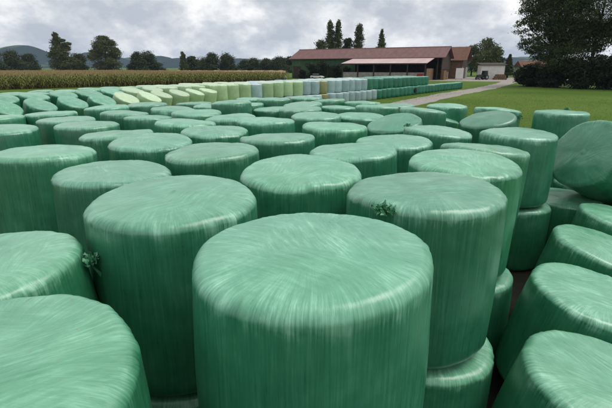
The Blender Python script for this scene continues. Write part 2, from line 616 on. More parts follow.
M_DKMET = simple_mat('dark_paint', (.020, .026, .024), (.040, .048, .045), 2.0, .5)
M_RED = simple_mat('red_paint', (.25, .02, .02), (.36, .04, .035), 2.0, .45)
M_BLACK = simple_mat('black_rubber', (.010, .010, .010), (.028, .028, .028), 3.0, .7)
M_GLASS, t, b = new_mat('window_glass')
b.inputs['Base Color'].default_value = (.02, .025, .03, 1)
b.inputs['Roughness'].default_value = .08
n = noise_tex(t, nd(t, 'ShaderNodeTexCoord').outputs['Object'], 2, 2)
t.links.new(ramp(t, n, [(.3, .05), (.7, .14)]), b.inputs['Roughness'])

BA = math.atan2(-.462, .887)      # long axis of the barns
# --- main barn: local x along the facade, y to the back
barn = empty('barn', (-4.8, 147, 0), BA)
tag(barn, 'long barn with dark red roof and green wall, open lean-to in front', 'barn')
L, W, EV, RG = 49.6, 14.0, 6.4, 9.2
wl = MB()
wl.box((11.5, .15, EV / 2), (23.0, .3, EV))
wl.build('front_wall', M_GREENW, barn)
MB().box((L / 2, W - .15, EV / 2), (L, .3, EV)).build('rear_wall', M_DKWOOD, barn)
MB().poly([(0, .3, 0), (0, W - .3, 0), (0, W - .3, EV), (0, W / 2, RG - .15), (0, .3, EV)], (.3, 0, 0)).build('gable_wall', M_GREENW, barn)
MB().poly([(L - .3, .0, 3.0), (L - .3, W, 3.0), (L - .3, W, EV), (L - .3, W / 2, RG - .15), (L - .3, 0, EV)], (.28, 0, 0)).build('gable_wall', M_DKWOOD, barn)
for k in range(6):
    MB().box((L - .2, 1.4 + k * 2.25, 1.5), (.35, .45, 3.0)).build('gable_post', M_BRWOOD, barn)
for k, (y0, y1, h) in enumerate(((.6, 4.6, 2.6), (5.0, 8.2, 2.2))):
    MB().box((L + .25, (y0 + y1) / 2, h / 2), (.8, y1 - y0, h), None).build('stacked_timber', M_BRWOOD, barn)
for s, nm in ((-1, 'front'), (1, 'rear')):
    y0 = -.9 if s < 0 else W + .9
    zE = EV - .33
    rf = MB()
    rf.poly([(-.8, y0, zE), (L + .9, y0, zE), (L + .9, W / 2, RG), (-.8, W / 2, RG)], (0, 0, .16))
    ro = rf.build('roof', M_ROOF, barn)
MB().tube([(-.9, W / 2, RG + .16), (L + 1.0, W / 2, RG + .16)], [.16, .16], 6).build('ridge_cap', M_ROOF, barn)
for k in range(5):
    MB().box((23.5 + k * 6.2, .25, EV / 2 - .2), (.35, .35, EV - .4)).build('post', M_DKWOOD, barn)
MB().box((36.2, 9.0, 2.9), (26, .2, 5.8)).build('inner_wall', M_DKWOOD, barn)
# lean-to on the facade
lean = MB()
lean.poly([(22.4, -10.2, 4.5), (47.4, -10.2, 4.5), (47.4, -.2, 6.02), (22.4, -.2, 6.02)], (0, 0, .12))
lo = lean.build('lean_to_roof', M_LEAN, barn)
MB().box((34.9, -10.25, 4.42), (25.0, .12, .3)).build('gutter', M_DKWOOD, lo)
for k in range(6):
    MB().box((22.8 + k * 4.84, -9.9, 2.2), (.3, .3, 4.4)).build('lean_to_post', M_DKWOOD, barn)
for k in range(5):
    MB().box((25.22 + k * 4.84, -9.75, 1.08), (4.5, .22, 2.16)).build('boundary_panel', M_CONC, barn)
MB().box((47.3, -5.0, 1.6), (.2, 9.2, 3.2)).build('side_wall', M_BRWOOD, barn)
MB().box((22.6, -5.0, 1.1), (.2, 9.0, 2.2)).build('side_wall', M_CONC, barn)
MB().box((46.0, -10.9, 1.25), (1.6, .9, 1.3)).build('red_cabinet', M_RED, barn)
for k in range(2):
    MB().box((2.0 + k * 13, -.06, 2.0), (2.8, .12, 3.8)).build('door', M_DKWOOD, barn)

# --- second barn, gable to the yard
b2 = empty('gabled_barn', (49.9, 137.2, 0), BA)
tag(b2, 'smaller brown-roofed barn with dark timber gable behind the long barn', 'barn')
L2, W2, E2, G2 = 15.0, 13.0, 6.0, 9.8
MB().box((-L2 / 2, .15, E2 / 2), (L2, .3, E2)).build('front_wall', M_BRWOOD, b2)
MB().box((-L2 / 2, W2 - .15, E2 / 2), (L2, .3, E2)).build('rear_wall', M_DKWOOD, b2)
MB().poly([(0, .3, 3.6), (0, W2 - .3, 3.6), (0, W2 - .3, E2), (0, W2 / 2, G2 - .15), (0, .3, E2)], (-.25, 0, 0)).build('gable_wall', M_DKWOOD, b2)
for y, wd in ((1.0, 1.6), (5.2, 1.0), (9.6, 1.2), (12.2, 1.2)):
    MB().box((-.2, y, 1.8), (.4, wd, 3.6)).build('pillar', M_GREY if wd > 1.1 else M_BRWOOD, b2)
for y0 in (-1.0, W2 + 1.0):
    MB().poly([(-L2 - .5, y0, E2 - .5), (1.2, y0, E2 - .5), (1.2, W2 / 2, G2), (-L2 - .5, W2 / 2, G2)], (0, 0, .16)).build('roof', M_ROOF2, b2)
MB().box((-6, 8, 2.5), (.2, 9, 5)).build('inner_wall', M_DKWOOD, b2)

wb = empty('white_board', (44.3, 123.6, 0), BA + .25)
tag(wb, 'tall white panel leaning upright beside the barn gable', 'panel')
MB().box((0, 0, 1.85), (2.1, .12, 2.9)).build('panel', M_WHITE, wb)
for x in (-.8, .8):
    MB().box((x, .12, .95), (.1, .1, 1.9)).build('leg', M_METAL, wb)

wh = empty('white_outbuilding', (53.6, 131.5, 0), R(-10))
tag(wh, 'low white rendered outbuilding right of the gabled barn', 'building')
MB().box((3.4, 2.5, 2.05), (6.8, 5.0, 4.1)).build('wall', M_WHITE, wh)
MB().poly([(-.4, -.5, 4.1), (7.3, -.5, 4.1), (7.3, 5.4, 4.75), (-.4, 5.4, 4.75)], (0, 0, .16)).build('roof', M_DKWOOD, wh)
MB().box((1.5, -.04, 1.1), (1.1, .1, 2.1)).build('door', M_GREY, wh)

fh = empty('far_house', (83.0, 165.0, 0), R(-6))
tag(fh, 'distant pale house with reddish tiled roof beyond the farmyard', 'house')
MB().box((8, 4, 1.9), (16, 8, 3.8)).build('wall', M_GREY, fh)
MB().poly([(-.5, -.5, 3.6), (-.5, 8.5, 3.6), (-.5, 4, 6.0)], (17, 0, 0)).build('roof', M_ROOF2, fh)
for k in range(4):
    wo_ = MB().box((2.2 + k * 3.8, -.03, 2.0), (1.3, .1, 1.4)).build('window', M_WHITE, fh)
    MB().box((2.2 + k * 3.8, -.09, 2.0), (1.1, .05, 1.2)).build('pane', M_GLASS, wo_)

for i, (u, v_, lab) in enumerate(((-478, 700, 'tiny white farmhouse at the foot of the wooded hill on the left'), (-520, 760, 'tiny white shed left of the farmhouse under the hill'), (-248, 640, 'tiny white house between dark trees beyond the field'))):
    h_ = empty('distant_house', (u, v_, 0), .3 * i)
    tag(h_, lab, 'house', 'houses in the distance')
    MB().box((0, 0, 3.0), (13 - i * 2, 8, 6.0)).build('wall', M_WHITE, h_)
    MB().poly([(-7.2 + i, -4.6, 5.6), (-7.2 + i, 4.6, 5.6), (-7.2 + i, 0, 8.4)], (14.4 - 2 * i, 0, 0)).build('roof', M_ROOF2, h_)


def wheel(parent, x, y, r, w):
    tm = MB().tube([(x, y - w / 2, r), (x, y - w * .35, r), (x, y + w * .35, r), (x, y + w / 2, r)], [r * .86, r, r, r * .86], 20)
    o = tm.build('wheel', M_BLACK, parent)
    MB().tube([(x, y - w * .52, r), (x, y + w * .52, r)], [r * .5, r * .5], 14).build('rim', M_METAL, o)


# tractor in the yard
tr = empty('tractor', (52.8, 127.5, 0), R(200))
tag(tr, 'small dark tractor parked before the white outbuilding', 'tractor')
bd = MB()
bd.poly([(-.2, -.35, .8), (2.2, -.35, .75), (2.25, -.35, 1.35), (1.2, -.35, 1.5), (-.2, -.35, 1.5)], (0, .7, 0))
bd.build('bonnet', M_DKMET, tr, bevel=.05)
MB().poly([(-1.2, -.6, .95), (.2, -.6, .95), (.2, -.6, 1.5), (.0, -.6, 2.45), (-1.05, -.6, 2.45), (-1.25, -.6, 1.5)], (0, 1.2, 0)).build('cab', M_GLASS, tr)
MB().box((-.52, 0, 2.5), (1.3, 1.35, .12)).build('cab_roof', M_DKMET, tr, bevel=.03)
for y in (-.75, .75):
    wheel(tr, -.7, y, .72, .42)
    wheel(tr, 1.8, y * .85, .42, .26)

# white car behind the shrubs at the barn wall
cr = empty('parked_car', (3.6, 136.0, 0), BA)
tag(cr, 'white parked car half hidden by shrubs before the green barn wall', 'car')
MB().poly([(-2.1, -.85, .35), (2.1, -.85, .35), (2.15, -.85, .75), (1.3, -.85, .98), (-1.9, -.85, 1.02), (-2.15, -.85, .8)], (0, 1.7, 0)).build('body', M_WHITE, cr, bevel=.06)
MB().poly([(-1.75, -.72, 1.0), (1.0, -.72, 1.0), (.35, -.72, 1.46), (-1.35, -.72, 1.46)], (0, 1.44, 0)).build('window_band', M_GLASS, cr, bevel=.04)
MB().poly([(-1.4, -.7, 1.45), (.4, -.7, 1.45), (.2, -.7, 1.53), (-1.25, -.7, 1.53)], (0, 1.4, 0)).build('roof', M_WHITE, cr)
for x in (-1.35, 1.35):
    for y in (-.8, .8):
        wheel(cr, x, y, .33, .2)

# timber pile in the yard
tp = empty('log_pile', (56.6, 128.2, 0), R(-8))
tag(tp, 'low heap of brown logs on the yard gravel before the white outbuilding', 'log pile')
k = 0
for row in range(3):
    for i in range(6 - row):
        MB().tube([(i * .62 + row * .31 - .02 * k % .3, -1.2, .3 + row * .5), (i * .62 + row * .31, 1.2, .3 + row * .5)], [.29, .27], 8).build('log', M_BRWOOD, tp)
        k += 1

# ------------------------------------------------------------------ trees
def leaf_mat(name, dark, light, yellow=None):
    m, t, b = new_mat(name)
    tc = nd(t, 'ShaderNodeTexCoord')
    n1 = noise_tex(t, tc.outputs['Object'], .45, 3, .6)
    n2 = noise_tex(t, tc.outputs['Object'], 4.0, 2, .6)
    c = ramp(t, math_node(t, 'ADD', math_node(t, 'MULTIPLY', n1, .55), math_node(t, 'MULTIPLY', n2, .45)), [(.36, dark), (.64, light)])
    t.links.new(c, b.inputs['Base Color'])
    b.inputs['Roughness'].default_value = .7
    b.inputs['Specular IOR Level'].default_value = .25
    return m


M_LEAF = leaf_mat('leaf_dark', (.026, .040, .013), (.070, .088, .026))
M_LEAF2 = leaf_mat('leaf_mid', (.046, .064, .018), (.115, .130, .038))
M_LEAF3 = leaf_mat('leaf_olive', (.040, .050, .018), (.095, .100, .036))
M_LEAFD = leaf_mat('leaf_hedge', (.010, .016, .006), (.028, .036, .012))
M_BARK = simple_mat('bark', (.030, .024, .018), (.075, .060, .045), 4.0, .95, .4, 5, .1, (1, 1, .2))


def crown_mesh(blobs, seed, leaf, per, mat, clump=.16, clumps=60):
    rg = np.random.default_rng(seed)
    C = []
    for (x, y, z, rx, ry, rz) in blobs:
        d = rg.normal(0, 1, (clumps, 3))
        d /= np.linalg.norm(d, axis=1)[:, None]
        rad = rg.uniform(.45, 1.04, clumps) ** .7
        cc = d * rad[:, None]
        sz = rg.uniform(.5, 1.35, clumps) * clump
        for k in range(clumps):
            m = int(per * (sz[k] / clump) ** 1.3) + 3
            q = rg.normal(0, 1, (m, 3)) * sz[k] * np.array([1.15, 1.15, .7]) + cc[k]
            C.append(q * np.array([rx, ry, rz]) + np.array([x, y, z]))
    P_ = np.vstack(C)
    n = len(P_)
    a = rg.normal(0, 1, (n, 3))
    a /= np.linalg.norm(a, axis=1)[:, None]
    c = np.cross(a, rg.normal(0, 1, (n, 3)))
    c /= np.linalg.norm(c, axis=1)[:, None]
    s = (leaf * rg.uniform(.55, 1.4, n))[:, None]
    V = np.stack([P_ - a * s, P_ + c * s * .42, P_ + a * s, P_ - c * s * .42], 1).reshape(-1, 3)
    return mesh_np('crown', V, np.arange(4 * n).reshape(-1, 4), [mat])


def tree(name, loc, label, blobs, seed, h, r0, leaf=.3, per=22, mat=None, clumps=60, group=None, trunk_top=None, cat='tree', clump=.16, forks=1):
    rr = random.Random(seed)
    root = empty(name, loc)
    tag(root, label, cat, group)
    tt = trunk_top or h * .7
    tm = MB()
    pts = [Vector((0, 0, -.1))]
    for i in range(1, 6):
        pts.append(Vector((rr.uniform(-.02, .02) * tt * i / 3, rr.uniform(-.02, .02) * tt * i / 3, tt * i / 5)))
    tm.tube(pts, [r0 * 1.25, r0, r0 * .85, r0 * .65, r0 * .45, r0 * .2], 8)
    to = tm.build('trunk', M_BARK, root, smooth=True)
    lm = MB()
    for (x, y, z, rx, ry, rz) in blobs:
        st = pts[min(4, max(2, int(5 * min(z, tt) / tt) - 1))]
        e = Vector((x, y, z))
        mid = (st + e) / 2 + Vector((rr.uniform(-.3, .3), rr.uniform(-.3, .3), rr.uniform(-.2, .4))) * rx * .5
        lm.tube([st, mid, e], [r0 * .38, r0 * .25, r0 * .1], 6)
        for k in range(5):
            e2 = e + Vector((rr.uniform(-1, 1) * rx, rr.uniform(-1, 1) * ry, rr.uniform(-.6, .9) * rz)) * .8
            lm.tube([mid.lerp(e, .6), (mid.lerp(e, .6) + e2) / 2 + Vector((0, 0, .1 * rz)), e2], [r0 * .16, r0 * .1, r0 * .04], 5)
    lm.build('limb', M_BARK, to, smooth=True)
    obj('crown', crown_mesh(blobs, seed, leaf, per, mat or M_LEAF, clump, clumps), root)
    return root


def blob_set(rr, n, h, spread, z0, size, sq=1.0):
    out = []
    for i in range(n):
        f = i / max(1, n - 1)
        z = z0 + (h - z0) * f * .86 + rr.uniform(-.05, .05) * h
        a = rr.uniform(0, 6.28)
        d = spread * rr.uniform(.2, 1.0) * math.sin(math.pi * min(.95, .18 + f * .75))
        s = size * rr.uniform(.7, 1.2)
        out.append((math.cos(a) * d, math.sin(a) * d, z, s, s, s * .8 * sq))
    return out


# tall trees on the right edge of the lawn
rr = random.Random(21)
right_trees = [
    ((45.0, 79.5, 0), 'big dark leafy tree at the left end of the tall group on the lawn', 21, 6.0, 5.2, 3.0, 17, .42),
    ((51.0, 77.0, 0), 'tall thin-trunked tree, second from left in the group on the lawn', 23, 4.6, 8.4, 2.7, 14, .30),
    ((53.3, 73.0, 0), 'tall slender tree with bare lower trunk, third in the lawn group', 22, 4.4, 8.8, 2.6, 13, .26),
    ((57.0, 70.0, 0), 'rightmost tall dark tree of the lawn group, cut by the picture edge', 22, 5.0, 7.6, 2.8, 14, .32),
    ((50.5, 86.0, 0), 'dark tree standing behind the others in the lawn group', 20, 4.8, 7.6, 2.6, 10, .3),
]
for i, (loc, lab, h, spr, z0, sz, nb, r0) in enumerate(right_trees):
    bl = blob_set(rr, nb, h, spr, z0, sz)
    if i == 0:
        bl += [(-4.2, -.5, 7.5, 2.0, 2.0, 1.5), (-4.9, .5, 10.5, 2.1, 2.1, 1.8), (-4.4, 0, 13.8, 2.6, 2.4, 2.1), (-3.2, 1.0, 16.0, 2.6, 2.4, 2.2), (-1.5, -.8, 6.0, 2.2, 2.0, 1.6)]
    tree('lawn_tree', loc, lab, bl, 40 + i, h, r0, .16, 44, M_LEAF, 62, 'tall trees on the lawn edge', h * .8)
bush_spots = [(43.0, 82.2, 3.8, 2.2, 'dark rounded bush at the left foot of the lawn trees'), (45.4, 77.6, 4.0, 2.5, 'dark bush below the big left lawn tree'), (47.6, 74.0, 5.4, 3.1, 'dark bush third from the left under the lawn trees'),
              (50.3, 70.4, 5.8, 3.1, 'tall dark bush in the middle of the hedge under the lawn trees'), (53.0, 67.0, 5.8, 3.1, 'dark bush near the right edge under the lawn trees'), (55.4, 63.4, 5.8, 3.1, 'rightmost dark bush of the hedge under the lawn trees')]
for i, (x, y, h, r_, lab) in enumerate(bush_spots):
    bl = [(rr.uniform(-1, 1) * r_ * .5, rr.uniform(-1, 1) * r_ * .5, h * (.2 + .62 * k / 7), r_ * rr.uniform(.55, .8), r_ * rr.uniform(.55, .8), h * .24) for k in range(8)]
    tree('hedge_bush', (x, y, 0), lab, bl, 70 + i, h, .16, .20, 22, M_LEAFD, 60, 'bushes under the lawn trees', h * .6, 'bush', .2)

# trees along the far side of the maize field
def at(u, d, z=0.0):
    return ((u - 306) / 408 * d * .948, d, z)


field_trees = [
    (-6, 262, 12.5, 'round', 5.5, M_LEAF, 'low dark tree at the left edge behind the field'),
    (14, 275, 14, 'round', 5.5, M_LEAF, 'dark leafy tree, second from the left picture edge, behind the field'),
    (30, 285, 11.5, 'round', 5.0, M_LEAF, 'low broad dark tree left of the tallest field tree'),
    (64, 262, 23.5, 'ragged', 6.0, M_LEAF2, 'tallest ragged-topped tree behind the field on the left'),
    (80, 270, 11, 'round', 4.5, M_LEAF, 'small dark tree tucked right of the tallest field tree'),
    (107, 262, 21.5, 'dome', 7.6, M_LEAF2, 'large domed tree with loose crown behind the field'),
    (138, 275, 12.5, 'round', 4.6, M_LEAF, 'dark tree right of the large domed field tree'),
    (149, 285, 13.0, 'round', 5.5, M_LEAF, 'broad dark tree between domed tree and slim spire tree'),
    (184, 270, 12.5, 'spire', 2.2, M_LEAF2, 'slim spire-topped tree in the middle of the field tree line'),
    (193, 285, 10.5, 'round', 4.0, M_LEAF, 'small round tree beside the slim spire tree'),
    (211, 268, 11.5, 'round', 5.2, M_LEAF, 'round dark tree, left one of a pair behind the field'),
    (227, 272, 10.8, 'round', 5.4, M_LEAF, 'round dark tree, right one of a pair behind the field'),
    (244, 290, 7.5, 'round', 3.4, M_LEAF, 'little round tree right of the dark pair'),
    (253, 286, 8.6, 'round', 4.0, M_LEAF, 'small dark tree left of the trees by the barn end'),
    (266, 290, 8.8, 'round', 4.6, M_LEAF, 'dark tree nearing the left end of the barn'),
    (280, 284, 9.2, 'round', 5.0, M_LEAF, 'dark broad tree just left of the barn roof end'),
    (291, 292, 10, 'round', 4.5, M_LEAF, 'dark tree peeking out beside the left barn end'),
]
for i, (u, d, h, kind, sp, mt, lab) in enumerate(field_trees):
    r2 = random.Random(100 + i)
    if kind == 'round':
        bl = blob_set(r2, 11, h * .96, sp * .8, h * .10, sp * .62)
        bl += [(r2.uniform(-1.2, 1.2) * sp, r2.uniform(-1, 1) * sp * .5, h * r2.uniform(.08, .32), sp * .62, sp * .6, h * .2) for _ in range(7)]
    elif kind == 'ragged':
        bl = blob_set(r2, 8, h * .62, sp * .85, h * .1, sp * .55)
        bl += [(-3.2, 0, h * .58, 3.2, 2.6, 2.4), (-.6, 0, h * .66, 2.8, 2, 2.0), (-2.4, 0, h * .76, 2.2, 2, 1.8), (-1.2, 0, h * .84, 1.5, 1.5, 1.3), (-2.2, 0, h * .93, 1.3, 1.2, 1.5), (2.6, 0, h * .62, 2.6, 2, 1.6), (4.2, 0, h * .72, 1.9, 1.4, .9), (1.8, 0, h * .8, 1.3, 1.2, .8), (6.5, 1, h * .28, 3.4, 3, 3.0), (-5.4, 0, h * .45, 2.6, 2.2, 2.4), (-4.5, 0, h * .2, 3.4, 3, 3.6), (4.5, 0, h * .15, 4, 3, 3), (0, 0, h * .25, 4.5, 3, 4)]
    elif kind == 'dome':
        bl = blob_set(r2, 15, h, sp * .95, h * .12, sp * .36)
        bl += [(-5.6, 0, h * .55, 2.4, 2.2, 2.2), (5.8, 0, h * .58, 2.6, 2.2, 2.6), (0, 0, h * .9, 3.2, 3, 2.0), (-4.2, 0, h * .76, 2.6, 2.4, 2.2), (4.4, 0, h * .8, 2.6, 2.4, 2.0), (0, 0, h * .3, 5.5, 4, 4.5), (-4.5, 0, h * .18, 4, 3, 3.2), (4.8, 0, h * .2, 4, 3, 3.4), (0, 0, h * .55, 4.5, 4, 4)]
    else:
        bl = [(r2.uniform(-.3, .3), r2.uniform(-.3, .3), h * (.2 + .72 * k / 7), 2.3 - k * .24, 2.3 - k * .24, h * .1) for k in range(8)]
    tree('field_tree', at(u, d), lab, bl, 200 + i, h, .35, .40, 26, mt, 44, 'trees behind the maize field', None, 'tree', .25)

poplars = [
    (320, 190, 15.5, 'round', 2.9, M_LEAF2, 'low bushy tree left of the poplars behind the barn'),
    (330, 195, 22.5, 'poplar', 1.9, M_LEAF2, 'left poplar of the close pair behind the barn roof'),
    (337.3, 195, 22.8, 'poplar', 1.85, M_LEAF2, 'right poplar of the close pair behind the barn roof'),
    (346, 200, 17.0, 'round', 2.8, M_LEAF, 'round tree between the poplar pair and the single poplar'),
    (357.5, 195, 21.0, 'poplar', 2.5, M_LEAF3, 'single broader poplar standing apart behind the barn'),
    (380, 190, 18.6, 'cone', 3.4, M_LEAF2, 'cone-shaped conifer rising behind the barn ridge'),
    (485, 175, 13.5, 'round', 5.0, M_LEAF2, 'leafy green tree behind the white outbuilding'),
    (494, 185, 11.8, 'round', 3.0, M_LEAF, 'small tree right of the leafy one behind the outbuilding'),
    (508.5, 150, 7.6, 'cone', 1.7, M_LEAF, 'small dark conifer in front of the far house'),
    (472, 190, 12.5, 'round', 3.6, M_LEAF, 'dark tree half hidden behind the gabled barn'),
]
for i, (u, d, h, kind, sp, mt, lab) in enumerate(poplars):
    r2 = random.Random(300 + i)
    if kind == 'round':
        bl = blob_set(r2, 9, h, sp * .8, h * .3, sp * .6)
    elif kind == 'poplar':
        bl = [(r2.uniform(-.3, .3), r2.uniform(-.3, .3), h * (.2 + .75 * k / 9), sp * (1 - .5 * (k / 9) ** 3) * r2.uniform(.85, 1.1), sp, h * .075) for k in range(10)]
    else:
        bl = [(r2.uniform(-.1, .1), r2.uniform(-.1, .1), h * (.18 + .78 * k / 9), sp * (1.05 - k / 9 * .92), sp * (1.05 - k / 9 * .92), h * .055) for k in range(10)]
    tree('background_tree', at(u, d), lab, bl, 400 + i, h, .3, .32, 18, mt, 42, 'trees around the farm buildings', None, 'tree', .24)

shrubs = [(2.0, 139.5, 4.8, 2.0, 'leftmost dark shrub against the green barn wall'), (5.2, 137.6, 5.2, 2.2, 'tall dark shrub against the green barn wall'), (9.8, 135.5, 4.4, 1.9, 'dark shrub left of the lean-to on the green wall'), (12.6, 134.2, 3.8, 1.5, 'small dark shrub beside the lean-to corner'),
          (-1.2, 141.5, 2.6, 1.4, 'low dark shrub at the left barn corner')]
for i, (x, y, h, r_, lab) in enumerate(shrubs):
    r2 = random.Random(500 + i)
    bl = [(r2.uniform(-1, 1) * r_ * .45, r2.uniform(-1, 1) * r_ * .4, h * (.15 + .68 * k / 5), r_ * .7, r_ * .7, h * .2) for k in range(6)]
    tree('wall_shrub', (x, y, 0), lab, bl, 510 + i, h, .1, .2, 12, M_LEAFD, 40, 'shrubs along the barn wall', h * .6, 'shrub', .2)

# ------------------------------------------------------------------ bales
def bale_mesh(seed, seg, n_side, n_sh, n_cap, name, rough=1.0):
    """wrapped round bale standing on its end, base at z=0, 1.25 m across, 1.2 m tall"""
    rr = random.Random(seed)
    Rb, H = .622, 1.2
    rs = .06
    prof = []
    for i in range(max(2, n_cap // 2)):
        prof.append((Rb * .8 * i / max(1, n_cap // 2), 0.0))
    for i in range(n_sh // 2 + 1):
        a = math.pi / 2 * i / (n_sh // 2)
        prof.append((Rb - .09 + .09 * math.sin(a), .09 - .09 * math.cos(a)))
    for i in range(1, n_side):
        prof.append((Rb, .09 + (H - rs - .09) * i / n_side))
    for i in range(n_sh + 1):
        a = math.pi / 2 * i / n_sh
        prof.append((Rb - rs * (1 - math.cos(a)) * 1.25, H - rs + rs * math.sin(a) * (1 - .12 * (1 - math.sin(a)))))
    r_in = prof[-1][0]
    for i in range(1, n_cap + 1):
        prof.append((r_in * (1 - i / n_cap), H + .032 * math.sin(math.pi / 2 * i / n_cap)))
    prof[0] = (0, 0)
    so = Vector((seed * 7.3, seed * 3.1, 0))
    tx, ty = rr.uniform(-.022, .022), rr.uniform(-.022, .022)
    ph = rr.uniform(0, 6.28)
    # flat stretches of the rim, where the film pulls straight
    V = []
    for j, (r, z) in enumerate(prof):
        if r == 0 or j == len(prof) - 1:
            V.append(Vector((0, 0, z + (mnoise.noise(so * 1.3) * .012 if j else 0))))
            continue
        for k in range(seg):
            t = 2 * math.pi * k / seg
            c, s = math.cos(t), math.sin(t)
            d = Vector((c, s, 0))
            f = z / H
            rr_ = r * (1 + .022 * math.sin(math.pi * min(1, max(0, f)) * .95 + .1))
            out = r / Rb
            lo = mnoise.noise(d * 1.1 + so + Vector((0, 0, z * .8)))
            md = mnoise.noise(d * 3.0 + so + Vector((0, 0, z * 1.5)))
            rr_ += (.015 * lo + .010 * md) * out
            # pleats gathered over the shoulder
            w_sh = math.exp(-((z - (H - .04)) / .13) ** 2) * out ** 3
            pl = mnoise.noise(d * 9 + so + Vector((0, 0, z * 2))) + .6 * mnoise.noise(d * 21 + so)
            rr_ += .006 * pl * w_sh * rough
            # long fine tension folds down the side
            rr_ += .0022 * mnoise.noise(d * 16 + so + Vector((0, 0, z * .7))) * out * rough
            # crumpled stretches of the rim
            sec = max(0.0, mnoise.noise(d * 1.7 + so * 1.9)) * 1.8
            cr = mnoise.noise(d * 12 + so + Vector((0, 0, z * 16))) + .5 * mnoise.noise(d * 24 + so + Vector((0, 0, z * 30)))
            rr_ += .011 * cr * sec * w_sh * rough
            zz_ = z + .008 * cr * sec * w_sh * rough * (1 if f > .8 else 0)
            if f > .8:
                wt_ = (f - .8) / .2
                zz_ += wt_ * (tx * c + ty * s) * r / Rb * 1.0
                zz_ += wt_ * (.018 * mnoise.noise(Vector((r * c, r * s, 0)) * 3.0 + so) + .003 * mnoise.noise(Vector((r * c, r * s, 0)) * 11 + so)) * rough
                zz_ += wt_ * .010 * math.cos(2 * t + ph) * out ** 2
                zz_ -= wt_ * .008 * max(0, pl) * w_sh
            elif f < .2:
                zz_ += 0
            V.append(Vector((rr_ * c, rr_ * s, zz_)))
    me = bpy.data.meshes.new(name)
    F_ = []
    for k in range(seg):
        F_.append((0, 1 + (k + 1) % seg, 1 + k))
    nr = len(prof) - 2
    for j in range(nr - 1):
        for k in range(seg):
            k2 = (k + 1) % seg
            F_.append((1 + j * seg + k, 1 + j * seg + k2, 1 + (j + 1) * seg + k2, 1 + (j + 1) * seg + k))
    last = 1 + nr * seg
    for k in range(seg):
        F_.append((1 + (nr - 1) * seg + k, 1 + (nr - 1) * seg + (k + 1) % seg, last))
    me.from_pydata([tuple(v) for v in V], [], F_)
    for p in me.polygons:
        p.use_smooth = True
    return me


NEAR = [bale_mesh(i + 1, 168, 14, 14, 16, 'bale_near', .55 if i == 6 else 1.0) for i in range(7)]
MIDM = [bale_mesh(i + 31, 48, 7, 6, 7, 'bale_mid') for i in range(6)]
FARM = [bale_mesh(i + 61, 22, 4, 3, 3, 'bale_far') for i in range(4)]
MESHES = {}


def film_mesh(level, i, colr):
    lst = {'near': NEAR, 'mid': MIDM, 'far': FARM}[level]
    key = (level, i % len(lst), colr)
    if key not in MESHES:
        me = lst[i % len(lst)].copy()
        me.materials.append(FILM[colr])
        MESHES[key] = me
    return MESHES[key]


BR = random.Random(99)
count = [0]


def bale(x, y, zbase, label, group, colr='green', level='mid', scale=1.0, hz=1.0, tilt=0.0, tdir=0.0, name='wrapped_bale', center=None, spin=None, variant=None):
    """tilt: lean of the axis (deg) towards heading tdir (deg from +X)"""
    count[0] += 1
    o = obj(name, film_mesh(level, BR.randrange(9) if variant is None else variant, colr))
    sq = BR.uniform(-.01, .01)
    sc = Matrix.Diagonal((scale * (1 + sq), scale * (1 - sq), hz, 1))
    ax = Vector((-math.sin(R(tdir)), math.cos(R(tdir)), 0))
    rot = Matrix.Rotation(R(tilt), 4, ax) @ Matrix.Rotation(BR.uniform(0, 6.28) if spin is None else spin, 4, 'Z')
    if center is not None:           # place by the middle of the bale
        Mx = Matrix.Translation(Vector(center)) @ rot @ sc @ Matrix.Translation((0, 0, -.6))
    else:
        Mx = Matrix.Translation((x, y, zbase)) @ rot @ sc
    o.matrix_world = Mx
    tag(o, label, 'hay bale', group)
    return o


def film_tail(parent, loc, seed, size=.09, strip=None):
    """knotted tuft of loose film"""
    rr = random.Random(seed)
    v, f = [], []

    def rib(pts, w):
        bi = len(v)
        for i, p in enumerate(pts):
            d = (Vector(pts[min(i + 1, len(pts) - 1)]) - Vector(pts[max(0, i - 1)])).normalized()
            s = d.cross(Vector((rr.uniform(-1, 1), rr.uniform(-1, 1), rr.uniform(-1, 1)))).normalized()
            if i and s.dot(ls) < 0:
                s = -s
            ls = s
            ww = w * rr.uniform(.6, 1.2)
            v.append(tuple(Vector(p) - s * ww))
            v.append(tuple(Vector(p) + s * ww))
        for i in range(len(pts) - 1):
            f.append((bi + 2 * i, bi + 2 * i + 1, bi + 2 * i + 3, bi + 2 * i + 2))
    for k in range(60):
        p = Vector((rr.gauss(0, .3), rr.gauss(0, .3), rr.uniform(-.1, .25))) * size
        d = Vector((rr.gauss(0, 1), rr.gauss(0, 1), abs(rr.gauss(.4, .8)))).normalized()
        pts = []
        for i in range(4):
            pts.append(tuple(p))
            d = (d + Vector((rr.gauss(0, .5), rr.gauss(0, .5), rr.gauss(0, .5)))).normalized()
            p = p + d * size * .20
        rib(pts, size * .11)
    if strip:
        rib([tuple(Vector(q)) for q in strip], .02)
    me = bpy.data.meshes.new('film_tail')
    me.from_pydata(v, [], f)
    me.materials.append(M_TAIL)
    for p in me.polygons:
        p.use_smooth = True
    o = obj('film_tail', me, parent)
    # loc is given in world space
    o.matrix_parent_inverse = parent.matrix_world.inverted()
    o.location = loc
    return o


M_TAIL = simple_mat('film_tail', (.04, .21, .09), (.13, .40, .22), 14, .35, .3, 4, .5)

